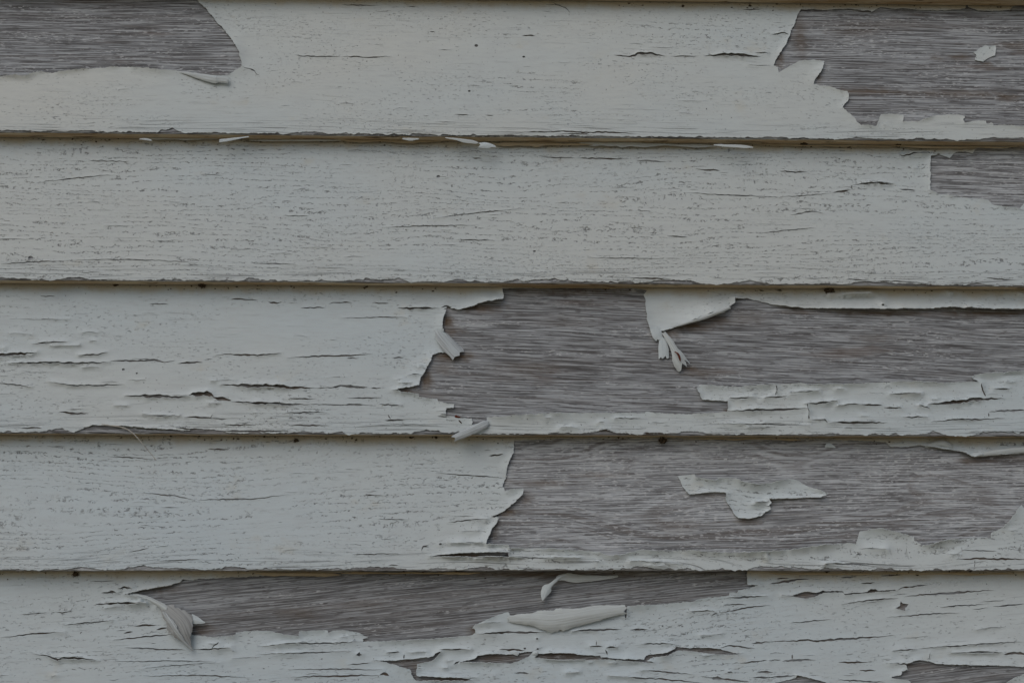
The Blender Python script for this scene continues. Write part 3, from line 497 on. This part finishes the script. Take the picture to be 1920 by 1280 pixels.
TH = .00042; LIFT0 = .80            # film thickness (m) and stand-off of its face from the wood (mm)
def film_from_outline(b, k, board_obj, outer, holes, name, mats, lifts, h0, spacing=5.0, label=None, xr=None, gen_edge=(.20, 1.0, 9)):
    """outer, holes: closed outlines in board millimetres"""
    pts, edges = [], []
    def addloop(L):
        s = len(pts); pts.extend([tuple(p) for p in L]); n = len(L)
        edges.extend([(s + i, s + (i + 1) % n) for i in range(n)])
    addloop(outer)
    for h, _ in holes: addloop(h)
    lp = np.array(pts)
    occ = set(map(tuple, np.round(lp / 1.0).astype(int).tolist()))
    lo, hi = outer.min(0), outer.max(0); sp = spacing * MM
    fx0, fx1 = (FX0 * 1000, FX1 * 1000)
    gx = np.concatenate([np.arange(lo[0] + 14, fx0, 14.0), np.arange(max(lo[0] + sp * .5, fx0), min(hi[0], fx1), sp), np.arange(fx1, hi[0], 14.0)])
    gy = np.arange(lo[1] + sp * .5, hi[1], sp)
    X, Y = np.meshgrid(gx, gy); P = np.stack([X.ravel(), Y.ravel()], -1) + rng.uniform(-.3, .3, (X.size, 2)) * sp
    keep = inside(P, outer)
    r = np.round(P / 1.0).astype(int); keep &= np.array([tuple(c) not in occ for c in r.tolist()])
    P = P[keep]
    allp = [Vector(p) for p in pts] + [Vector(p) for p in P.tolist()]
    ov, oe, of, *_ = delaunay_2d_cdt(allp, edges, [], 0, 1e-5, False)
    V = np.array([(p.x, p.y) for p in ov]); F = np.array([f for f in of if len(f) == 3])
    c = V[F].mean(1); ok = inside(c, outer)
    for h, _ in holes: ok &= ~inside(c, h)
    F = F[ok]
    a2 = (V[F[:, 1], 0] - V[F[:, 0], 0]) * (V[F[:, 2], 1] - V[F[:, 0], 1]) - (V[F[:, 1], 1] - V[F[:, 0], 1]) * (V[F[:, 2], 0] - V[F[:, 0], 0])
    F[a2 < 0] = F[a2 < 0][:, ::-1]
    used = np.unique(F); mp = -np.ones(len(V), int); mp[used] = np.arange(len(used)); V = V[used]; F = mp[F]
    # heights
    H = h0 + .10 * n2(V[:, 0] * .05, V[:, 1] * .09, k) + .05 * n2(V[:, 0] * .16, V[:, 1] * .5, k + 9)
    E, EH, EW, ED = [], [], [], []
    for h, big in holes + [(outer, 0)] if name == 'paint_flake' else holes:
        s = np.arange(len(h))
        base = gen_edge[0] + gen_edge[1] * np.clip(n1(s * .11, len(h)) * .8 + .3, 0, 1)
        if not big: base = base * .22
        for (x, y, rr, hh, ww, dd) in lifts:
            d = np.hypot(h[:, 0] - x, (h[:, 1] - y) * 1.0)
            wgt = np.clip(1.15 - d / rr, 0, 1); wgt = wgt * wgt * (3 - 2 * wgt)
            idx = np.where(wgt > .02)[0]
            if len(idx):
                E.append(h[idx]); EH.append(hh * wgt[idx] * (1 + .25 * n1(idx * .2, 3))); EW.append(np.full(len(idx), ww)); ED.append(np.tile(dd if dd else (0., 0.), (len(idx), 1)))
        E.append(h); EH.append(base); EW.append(np.full(len(h), (gen_edge[2] if big else 4.0) * MM)); ED.append(np.zeros((len(h), 2)))
    if E:
        E, EH, EW, ED = np.vstack(E), np.concatenate(EH), np.concatenate(EW), np.vstack(ED)
        lift = np.zeros(len(V)); o = np.argsort(E[:, 0]); E, EH, EW, ED = E[o], EH[o], EW[o], ED[o]
        wmax = EW.max(); ov_ = np.argsort(V[:, 0])
        for s in range(0, len(V), 400):
            ids = ov_[s:s + 400]; q = V[ids]
            i0, i1 = np.searchsorted(E[:, 0], [q[:, 0].min() - wmax, q[:, 0].max() + wmax])
            if i1 <= i0: continue
            dx = q[:, None, :] - E[None, i0:i1]; d = np.hypot(dx[..., 0], dx[..., 1])
            f = np.clip(1 - d / EW[i0:i1], 0, 1); f = f * f * EH[i0:i1]
            dr = (dx * ED[i0:i1]).sum(-1); f = np.where(dr < -.35, 0, f)
            lift[ids] = f.max(1)
        H = H + lift
    W = to_world(b, V, H)
    VV, FF, mi, sm, idx = shell(W, F, TH)
    bv = V[idx, 1] / 1000.0; tv = b.h - bv
    o = link(name, VV, FF, mats, board_obj, mi, sm, {'bv': bv, 'tv': np.maximum(tv, 0)}, V[idx] / 1000.0)
    if label: o['label'] = label
    return o

FILM_OBJS = {}
BOBJ = {}
RAND = {1: (110, .004, 0), 2: (260, .0, 0), 3: (200, .004, 0), 4: (170, .0, 0), 5: (230, .075, 0)}
for k in range(1, 6):
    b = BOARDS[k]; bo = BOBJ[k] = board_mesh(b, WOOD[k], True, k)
    holes = []
    for hi_, poly in enumerate(HOLES[k]):
        p = resample(np.array(poly, float), 2.2, True, .62, 17 * k + hi_)
        holes.append((to_uv(b, p), 1))
    for si, (path, w, tp) in enumerate(SLITS[k]):
        holes.append((to_uv(b, slit(path, w * 1.1, tp, 31 * k + si)), 0))
    for (kk, x, y, r) in ((3,232,693,2.4),(2,58,484,4),(1,893,87,3),(2,822,332,3),(1,982,108,2.2),(1,880,172,2.2),(2,1002,472,2.4),(3,257,700,1.6),(5,1007,1197,2),(5,984,1215,2),(5,1008,1216,2),(4,826,1020,2.4),(3,1652,575,2.4),(5,1242,1173,1.6)):
        if kk == k:
            t = np.linspace(0, 2 * np.pi, 9)[:-1]; holes.append((to_uv(b, np.stack([x + r * np.cos(t) * 1.2, y + r * np.sin(t) * .9], -1)), 0))
    # smaller checks along the grain, all over the board
    cnt, tl, _ = RAND[k]
    for q in range(int(cnt * 1.9)):
        u = rng.uniform(XL * 1000 + 20, XR * 1000 - 20); v = b.h * 1000 * rng.beta(1.0, 1.35)
        L = min(75, rng.lognormal(2.15 if k in (3, 5) else 1.75, .7)) * (1.0 if k != 2 else .8); w = rng.uniform(.18, .40) * (1 + .4 * (L > 12))
        ph = v * .05 + u * .006
        n = 6; s = np.linspace(-.5, .5, n) * L
        path = np.stack([u + s, v + tl * s + .5 * n1(s * .22 + q, q) + .35 * np.sin(ph + s * .05)], -1)
        if path[:, 1].min() < 1.5: continue
        pp = slit(path / MM, w / MM, .45, q) * MM
        holes.append((pp, 0))
    # outline of the film: ragged bottom, runs up behind the next board
    xs = np.concatenate([np.arange(XL * 1000 + .5, FX0 * 1000, 6.0), np.arange(FX0 * 1000, FX1 * 1000, .9), np.arange(FX1 * 1000, XR * 1000 - .5, 6.0)])
    chip = np.clip(n1(xs * .045, k * 7) - .25, 0, 1) * 2.2 + np.clip(n1(xs * .21, k * 7 + 1) - .2, 0, 1) * 1.0
    low = .45 + chip * 1.7 + .25 * np.abs(n1(xs * 1.3, k + 60)) + .55 * np.abs(n1(xs * .8, k)) + .3 * n1(xs * .37, k + 40) - 1.5 * np.clip(n1(xs * .07, k * 5 + 2) - .35, 0, 1) - .8 * np.clip(n1(xs * .3, k * 5 + 3) - .3, 0, 1)
    outer = np.vstack([np.stack([xs, low], -1), [[XR * 1000 - .5, b.h * 1000 + 9]], [[XL * 1000 + .5, b.h * 1000 + 9]]])
    lifts = []
    for (bb, x, y, r, h, w, d) in LIFT:
        if bb == k:
            if d == (0, -1): h *= 1.5
            c = to_uv(b, [(x, y)])[0]; lifts.append((c[0], c[1], r * MM, h * (1.2 if h < 4 else 1.15), w * MM, d))
    lab = {1: 'white paint film with bare patches at both ends', 2: 'white paint film, mostly whole and finely checked', 3: 'white paint film torn open round a long bare grey patch',
           4: 'white paint film missing over half the board', 5: 'white paint film with long slanting cracks and a bare strip along its top'}[k]
    FILM_OBJS[k] = film_from_outline(b, k, bo, outer, holes, 'paint_film', [PAINT[k], CREAM], lifts, LIFT0, label=lab)

# loose islands of paint left on bare wood
for k, poly, lab, ls in ((4, ISL_K, 'ragged white paint island on the bare wood', [(1420,908,90,3.6,17*MM,(0,-1)),(1330,900,60,2.2,14*MM,(0,-1)),(1400,968,40,2.6,16*MM,None),(1540,926,34,3.0,20*MM,None),(1310,926,40,2.0,12*MM,None),(1490,934,40,2.0,12*MM,None),(1440,950,30,1.2,10*MM,None)]),
                         (1, ISL_L, 'small square white paint chip on the bare wood', [(1864,95,20,.7,8*MM,None)])):
    b = BOARDS[k]; o = to_uv(b, resample(np.array(poly, float), 2.4, True, .4, 5 + k))
    lf = [(*to_uv(b, [(x, y)])[0], r * MM, h, w, d) for (x, y, r, h, w, d) in ls]
    hs = [(to_uv(b, slit([(1412,943),(1425,943),(1440,942)], 2, .35, 3)), 0)] if k == 4 else []
    film_from_outline(b, k + 20, BOBJ[k], o, hs, 'paint_flake', [PAINT[k], CREAM], lf, LIFT0, 3.0, lab)

# boards beyond the frame, plain but complete
zt = ZB[0]; outs = []
z = ZB[0]
while z < 2.15: outs.append((z, z + .118)); z += .118
top_z = z
z = ZB[5]
while z > .16: outs.append((z - .118, z)); z -= .118
for q, (zb, zt) in enumerate(outs):
    b = make_board(zb, zt); bo = board_mesh(b, WOOD[9], False, 100 + q)
    xs = np.arange(XL * 1000 + .5, XR * 1000 - .5, 4.0 if q < 2 else 12.0)
    low = .6 + .5 * np.abs(n1(xs * .3, q)) + np.clip(n1(xs * .05, q + 50) - .3, 0, 1) * 2
    nrow = 5; rows = [low + (b.h * 1000 + 8 - low) * j / (nrow - 1) for j in range(nrow)]
    V = np.concatenate([np.stack([xs, r], -1) for r in rows]); n = len(xs)
    F = []
    for j in range(nrow - 1):
        for i in range(n - 1):
            a = j * n + i; F += [[a, a + 1, a + n + 1], [a, a + n + 1, a + n]]
    H = np.full(len(V), LIFT0); VV, FF, mi, sm, idx = shell(to_world(b, V, H), np.array(F), TH)
    bv = V[idx, 1] / 1000; link('paint_film', VV, FF, [PAINT[9], CREAM], bo, mi, sm, {'bv': bv, 'tv': np.maximum(b.h - bv, 0)}, V[idx] / 1000)
v, f = box(XL, XR, -.018, .10, top_z + .002, top_z + .06); link('top_trim', v, f, [PAINT[9]], wall)

# ------------------------------------------------------------------ curled flakes
def ribbon(k, nodes, name='paint_flake', mats=None, curl=60, label=None, parent=None, rag=.5, twist=0, ns=15, thick=.00024, seed=1):
    """nodes: (x px, y px, height mm, width px[, roll deg[, curl deg]]) along the flake's spine, on board k's face"""
    b = BOARDS[k]; nd = np.array([(list(q) + [0, curl])[:4] + [q[4] if len(q) > 4 else 0, q[5] if len(q) > 5 else curl] for q in nodes], float)
    t = np.arange(len(nd)); step = 2.0
    L = np.hypot(*np.diff(nd[:, :2], axis=0).T).sum(); m = max(8, int(L / step)); tt = np.linspace(0, len(nd) - 1, m)
    def cr(col):
        p = np.concatenate([[2 * col[0] - col[1]], col, [2 * col[-1] - col[-2]]]); i = np.minimum(tt.astype(int), len(col) - 2); f = tt - i
        a, b_, c, d = p[i], p[i + 1], p[i + 2], p[i + 3]
        return .5 * (2 * b_ + (c - a) * f + (2 * a - 5 * b_ + 4 * c - d) * f**2 + (-a + 3 * b_ - 3 * c + d) * f**3)
    D = np.stack([cr(nd[:, j]) for j in range(6)], -1)
    uv = to_uv(b, D[:, :2]); h = np.maximum(D[:, 2], .3); w = np.maximum(D[:, 3], .6) * MM
    C = to_world(b, uv, h) * 1000
    tg = np.gradient(C, axis=0); tg /= np.linalg.norm(tg, axis=1, keepdims=True)
    lat = np.cross(b.n[None], tg); lat /= np.linalg.norm(lat, axis=1, keepdims=True); up = np.cross(tg, lat)
    ro = np.radians(D[:, 4])[:, None]; l2 = lat * np.cos(ro) + up * np.sin(ro); u2 = -lat * np.sin(ro) + up * np.cos(ro)
    s = np.linspace(-.5, .5, ns); P, U = [], []
    along = np.concatenate([[0], np.cumsum(np.linalg.norm(np.diff(C, axis=0), axis=1))])
    for i in range(m):
        c = np.radians(D[i, 5]); c = c if abs(c) > .05 else .05
        chord = 2 * math.sin(min(abs(c), 3.0) / 2) / abs(c)            # keep the seen width
        r = w[i] / chord / c
        e1 = n1(np.array([i * .15, i * .6]), seed); e2 = n1(np.array([i * .15, i * .6]), seed + 9)
        lo_, hi_ = 1 + (.05 + rag * .28) * (e1[0] * .9 + e1[1] * .35), 1 + (.05 + rag * .28) * (e2[0] * .9 + e2[1] * .35)
        c *= 1 + .25 * n1(np.array([i * .13]), seed + 4)[0]; r = w[i] / chord / c
        ew = max(0, 1 - i * step / 8.0) - max(0, 1 - (m - 1 - i) * step / 8.0)
        ss = np.where(s < 0, s * lo_, s * hi_)
        for q in ss:
            sh = ew * w[i] * (.16 + .22 * rag) * n1(np.array([q * 7 + seed]), seed + 2)[0]
            P.append(C[i] + tg[i] * sh + l2[i] * (r * math.sin(q * c)) + u2[i] * (r * (math.cos(q * c) - 1)))
            U.append((along[i] / 1000 + seed * .37, q * w[i] / 1000 / chord + seed * .11))
    P = np.array(P); P += b.n * (.14 * n2(np.array(U)[:, 0] * 160, np.array(U)[:, 1] * 500, seed) + .05 * n2(np.array(U)[:, 0] * 500, np.array(U)[:, 1] * 1500, seed))[:, None]
    F = []
    for i in range(m - 1):
        for j in range(ns - 1):
            a = i * ns + j; F += [[a, a + ns, a + ns + 1], [a, a + ns + 1, a + 1]]
    P = P / 1000; F = np.array(F)
    nn = np.cross(P[F[:, 1]] - P[F[:, 0]], P[F[:, 2]] - P[F[:, 0]]).sum(0)
    if nn @ b.n < 0: F = F[:, ::-1]
    V, FF, mi, sm, idx = shell(P, F, thick)
    bv = ((V - b.o) @ b.e); U = np.array(U)[idx]
    o = link(name, V, FF, mats or [FLAKE, CREAM], BOBJ[parent or k], mi, sm, {'bv': bv, 'tv': np.maximum(b.h - bv, .01)}, U)
    if label: o['label'] = label
    return o
CR, GY, BR, WH = [CREAM, FLAKE], [GREY, FLAKE], [BROWNB, CREAM], [FLAKE, CREAM]
# board 1: flap folded down under the left bare patch
ribbon(1, [(326,135,1.0,2),(345,138.5,2,5),(375,146,3.2,11),(404,153,4.2,17),(410,153,4.4,13),(430,155,4.4,13)], mats=CR, curl=70, rag=.3, seed=2, label='cream flap of paint folded down below a bare patch')
# board 3
ribbon(3, [(822,620,1.4,14,-14),(828,630,2.6,25,-14),(838,643,3.4,28,-12),(858,665,3.8,29,-8)], mats=GY, curl=62, rag=.25, seed=3, label='grey grained flake folded over at the torn paint edge')
ribbon(3, [(916,793,2.6,8),(905,799,4.2,15),(880,811,5.0,15),(851,823,4.2,13)], mats=GY, curl=75, rag=.6, seed=4, label='thin grey paint curl hanging over the board edge')
ribbon(3, [(1258,617,5.2,2),(1285,609.5,5.8,6),(1320,598,6.2,8),(1345,588.5,6.2,8.5),(1366,580,5.6,7)], mats=CR, curl=150, rag=.3, seed=5)
ribbon(3, [(1227,616,2.6,19),(1231,628,3.0,20),(1236,638,2.4,15)], mats=WH, curl=40, rag=.3, seed=6)
ribbon(3, [(1242,634,2.4,13),(1243,650,2.4,19),(1244,671,2.0,20)], mats=WH, curl=30, rag=.2, seed=7, label='white strip of paint hanging straight down')
ribbon(3, [(1243,626,3.4,8),(1254,642,4.4,12),(1262,656,5,15),(1268,668,5.4,21),(1274,679,5,27),(1280,688,4.2,30)], mats=[CREAM, FLAKE], curl=70, rag=.5, seed=8, label='twisted cream flake with a rusty crease')
ribbon(3, [(1262,664,6.4,2),(1268,668,6.9,4),(1271,675,6.9,5),(1273,681,6.4,2)], mats=[RUST, RUST], curl=40, rag=1, seed=9, thick=.0002)
# board 4
ribbon(4, [(1733,838,1.6,3),(1748,834,3.4,11),(1764,832,4.4,15),(1776,836,3.8,14),(1787,843,2.0,4)], mats=CR, curl=120, seed=10, label='small white curl standing below the lap')
ribbon(4, [(1823,857,3.6,3),(1848,852,4.4,9),(1880,848,4.8,12),(1920,844.5,4.8,13),(1975,842,4,10)], mats=CR, curl=120, rag=.4, seed=11, label='cream rolled edge of drooping paint')
ribbon(4, [(1546,838,.9,2),(1551,835,1.6,9),(1558,836,1.2,8),(1566,839,.8,2)], mats=WH, curl=50, seed=12)
ribbon(4, [(1668,836,1,3),(1690,833,1.8,9),(1712,832,1.8,9),(1724,834,1,2)], mats=CR, curl=60, rag=.9, seed=13)
# board 5
ribbon(5, [(244,1113,1.2,3),(262,1117,2.2,7),(285,1125,3.2,9),(306,1136,4.2,11),(315,1143,4.6,10)], mats=[CREAM, CREAM], curl=130, rag=.2, seed=14)
ribbon(5, [(305,1138,3.0,9),(316,1147,4.6,26),(330,1158,6.0,38),(343,1171,7.0,46),(350,1187,7.0,28),(356,1203,5.6,13),(364,1220,4,2)], mats=BR, curl=45, rag=1.3, seed=15, label='large greyish leaf of paint curled out from the wood')
ribbon(5, [(308,1148,4.4,5,25),(316,1160,5.8,13,35),(326,1174,7.0,14,40),(338,1191,7.4,11,35),(352,1207,6.2,6,20),(362,1218,4.6,2)], mats=[GREY, CREAM], curl=90, rag=1.0, seed=55)
ribbon(5, [(358,1159,5,16),(370,1163,4.6,14),(380,1166,4.2,7),(387,1167,3.8,2)], mats=WH, curl=30, rag=.3, seed=16)
ribbon(5, [(1158,1080,1.0,3),(1140,1082,1.6,6),(1110,1084,2.0,11),(1080,1084,2.6,15),(1058,1082,3.2,14),(1044,1085,4,8)], mats=CR, curl=60, rag=.4, seed=17)
ribbon(5, [(1062,1077,3.2,3),(1050,1082,4.4,5),(1040,1090,5.2,6),(1031,1098,5.4,8),(1026,1104,5.2,17),(1021,1113,5.0,15),(1017,1126,4.4,2)], mats=WH, curl=90, rag=.4, seed=18, label='pale curled tongue of paint with a diamond tip')
ribbon(5, [(952,1160,2.4,10),(972,1160,3.4,18),(990,1160.5,4.4,21),(1012,1162,5.0,31),(1034,1163.5,5.4,37),(1048,1162,5.4,37),(1062,1160,5.4,35),(1110,1151,5.2,27),(1150,1145,4.8,20),(1172,1142.5,4.4,16)], mats=CR, curl=78, rag=.35, seed=19, label='long cream flake rolled back along the bare strip')
ribbon(5, [(972,1226,1.6,6),(966,1223,2.0,8),(955,1222,1.6,3)], mats=WH, curl=50, seed=20)
ribbon(5, [(997,1225,1.8,3),(1003,1224,2.4,8),(1009,1222,2.2,5)], mats=WH, curl=60, seed=21)
# chips hanging from the laps, and old paint beads in them
ribbon(1, [(412,264.5,.8,7),(425,263.5,.9,6),(445,260.5,.9,4),(467,257,.7,2)], mats=WH, curl=30, rag=.6, seed=22)
ribbon(1, [(835,259,.7,2),(855,262,.9,5),(875,265.5,.9,8),(890,268,.8,6),(897,268.5,.6,2)], mats=CR, curl=40, rag=.6, seed=23)
ribbon(1, [(897,273,.8,11),(912,272.5,.9,12),(922,274,.8,7),(930,276,.6,2)], mats=WH, curl=40, rag=1, seed=24)
ribbon(1, [(262,261,.4,2),(275,262,.7,4),(285,264,.5,2)], mats=CR, curl=40, seed=25)
ribbon(1, [(755,260.5,.4,3),(770,262,.8,5),(785,261,.5,3)], mats=CR, curl=40, rag=1, seed=26)
ribbon(1, [(1338,272,.6,2),(1360,274,.8,6),(1395,276,.8,7),(1412,277,.5,2)], mats=CR, curl=50, rag=.8, seed=27)
def bead(k, x0, x1, y0, y1, w, seed, mats=CR, h=4.0):
    n = max(5, int((x1 - x0) / 22)); nodes = []
    for i in range(n):
        f = i / (n - 1); x = x0 + (x1 - x0) * f; j = n1(np.array([i * .8]), seed)[0]; j2 = n1(np.array([i * 1.1]), seed + 5)[0]
        nodes.append((x, y0 + (y1 - y0) * f + j * 1.2, h, max(1.0, w * (1 + .6 * j2)) if 0 < i < n - 1 else 1.0))
    ribbon(k, nodes, 'paint_bead', mats, 70, rag=1.2, seed=seed, ns=7)
bead(2, 925, 1110, 274, 275, 7, 30, [TAN, TAN]); bead(2, 1085, 1340, 273, 278, 8, 31, [CREAM, CREAM]); bead(2, 1420, 1920, 276, 281, 3.5, 32, [TAN, TAN]); bead(2, 270, 410, 264, 266, 4, 33, [CREAM, CREAM]); bead(2, 470, 640, 267, 268, 4.5, 34, [CREAM, CREAM]); bead(2, 640, 830, 267, 270, 4, 35, [TAN, TAN])
bead(5, 480, 640, 1076, 1077, 5, 36, [TAN, TAN], 3); bead(5, 640, 900, 1075, 1075, 3, 37, [TAN, TAN], 3); bead(4, 1280, 1500, 824, 825, 3, 38, [TAN, TAN], 3); bead(3, 960, 1220, 541, 542, 3, 39, [TAN, TAN], 3); bead(5, 1440, 1900, 1075, 1076, 3, 40, [TAN, TAN], 3)

# ------------------------------------------------------------------ things caught on the wall
def tube_mesh(pts, rad, ns=6):
    pts = np.array(pts); tg = np.gradient(pts, axis=0); tg /= np.linalg.norm(tg, axis=1, keepdims=True)
    a = np.cross(tg, [0.3, -1, 0.2]); a /= np.linalg.norm(a, axis=1, keepdims=True); c = np.cross(tg, a)
    V, F = [], []
    for i in range(len(pts)):
        for j in range(ns):
            t = 2 * math.pi * j / ns; V.append(pts[i] + rad[i] * (a[i] * math.cos(t) + c[i] * math.sin(t)))
    for i in range(len(pts) - 1):
        for j in range(ns): F.append([i*ns + j, i*ns + (j+1) % ns, (i+1)*ns + (j+1) % ns, (i+1)*ns + j])
    F.append(list(range(ns))[::-1]); F.append([(len(pts) - 1) * ns + j for j in range(ns)])
    return V, F
def along(k, nodes, n=24):
    nd = np.array(nodes, float); t = np.linspace(0, len(nd) - 1, n); i = np.minimum(t.astype(int), len(nd) - 2); f = (t - i)
    p = np.concatenate([[2*nd[0]-nd[1]], nd, [2*nd[-1]-nd[-2]]]); f = f[:, None]
    a, b_, c, d = p[i], p[i+1], p[i+2], p[i+3]
    q = .5 * (2*b_ + (c-a)*f + (2*a-5*b_+4*c-d)*f**2 + (-a+3*b_-3*c+d)*f**3)
    return to_world(BOARDS[k], to_uv(BOARDS[k], q[:, :2]), q[:, 2])
p = along(3, [(192,796,1.0),(215,799,1.6),(236,804,2.4),(252,814,3.0),(268,832,2.2),(279,846,-1.2),(291,861,-3.0)])
V, F = tube_mesh(p, np.linspace(.00055, .00016, len(p)))
tag(link('dry_fibre', V, F, [FIBRE]), 'fine pale dry fibre hanging over a board edge', 'fibre')

def clump(k, x, y, r, h, label, seed, group=None):
    """a crumb of grime and web: a lumpy core with stray ends"""
    rr = np.random.default_rng(seed); b = BOARDS[k]; c = to_world(b, to_uv(b, [(x, y)]), [h])[0]
    V, F = [], []
    nu, nv = 12, 8
    for i in range(nv + 1):
        for j in range(nu):
            th = math.pi * i / nv; ph = 2 * math.pi * j / nu
            d = np.array([math.sin(th) * math.cos(ph), math.sin(th) * math.sin(ph), math.cos(th)])
            q = 1 + .5 * n2(np.array([d[0] * 2.3 + seed]), np.array([d[2] * 2.3 + d[1]]), seed)[0] + .22 * rr.normal()
            V.append(c + d * np.array([1.25, .8, .8]) * r * PX * max(.35, q))
    for i in range(nv):
        for j in range(nu): F.append([i*nu + j, (i+1)*nu + j, (i+1)*nu + (j+1) % nu, i*nu + (j+1) % nu])
    for s in range(9):
        d = rr.normal(size=3); d[1] = -abs(d[1]) * .4; d /= np.linalg.norm(d); e = c + d * r * PX * rr.uniform(1.2, 2.0)
        mid = (c + e) / 2 + rr.normal(size=3) * r * PX * .25
        tt = np.linspace(0, 1, 5)[:, None]; pp = c * (1-tt)**2 + 2*mid*tt*(1-tt) + e*tt**2
        v2, f2 = tube_mesh(pp, np.linspace(.00022, .00010, 5), 4); o = len(V); V += v2; F += [[q + o for q in f] for f in f2]
    ob = link('grime_clump', V, F, [DIRT]); tag(ob, label, 'grime', group); return ob
GR = 'grime clumps caught under the laps'
clump(3, 381, 537, 5.5, 2.5, 'dark grime clump under the lap above the left, mostly whole paint', 1, GR)
clump(3, 1553, 547, 6.5, 2.5, 'fuzzy dark grime clump under the lap above a long rolled paint edge', 2, GR)
clump(4, 1241, 827, 6.0, 2.0, 'dark grime clump under the lap above ringed bare wood', 3, GR)
clump(2, 1503, 272, 6.0, 3.0, 'wide brown grime clump under the highest full lap', 4, GR)
clump(2, 1682, 274, 5.0, 3.0, 'small brown grime clump above the corner of a bare patch', 5, GR)
clump(5, 143, 1076, 4.0, 1.5, 'small black grime crumb in the lowest lap', 6, GR)
clump(4, 556, 826, 3.5, 1.5, 'small grime crumb with a short drip below, under the third lap', 7, GR)
CV, CF = [], []
oct_f = [[0,2,4],[2,1,4],[1,3,4],[3,0,4],[2,0,5],[1,2,5],[3,1,5],[0,3,5]]
for k in range(1, 6):
    bb = BOARDS[k]
    for q in range(850):
        u = rng.uniform(XL + .05, XR - .05)
        if n1(np.array([u * 23.0]), k * 3)[0] + .5 * n1(np.array([u * 90.0]), k * 3 + 1)[0] < rng.uniform(-.5, .9): continue
        vv = bb.h * 1000 - abs(rng.normal(0, 2.2)) - .2; r = .00016 * rng.lognormal(.55, .45)
        c = to_world(bb, [(u * 1000, vv)], [LIFT0 + .15 + rng.uniform(0, .5)])[0]
        base = len(CV); sc = r * rng.uniform(.6, 1.5, 3) * np.array([1.7, 1, 1])
        for d in ((1,0,0),(-1,0,0),(0,1,0),(0,-1,0),(0,0,1),(0,0,-1)): CV.append(c + np.array(d) * sc + rng.normal(0, r * .3, 3))
        CF += [[base + i for i in f] for f in oct_f]
tag(link('lap_grime', CV, CF, [DIRT]), 'dark brown crumbs of grime packed along the laps', 'grime', kind='stuff')
def splinter(k, nodes, r, mat, label, cat):
    p = along(k, nodes, 8); rad = r * PX * np.array([.5, .9, 1.1, 1, 1.1, .9, .8, .3]); V, F = tube_mesh(p, rad, 6)
    tag(link('splinter', V, F, [mat]), label, cat)
splinter(3, [(853,780,.8),(858,782,1.0),(864,783,.7)], 2.4, RUST, 'tiny reddish splinter at the stepped paint edge', 'splinter')
splinter(3, [(860,788,1.1),(863,791,1.2),(866,794,1.0)], 1.2, DIRT, 'tiny black splinter on white paint above a grey curl', 'splinter')
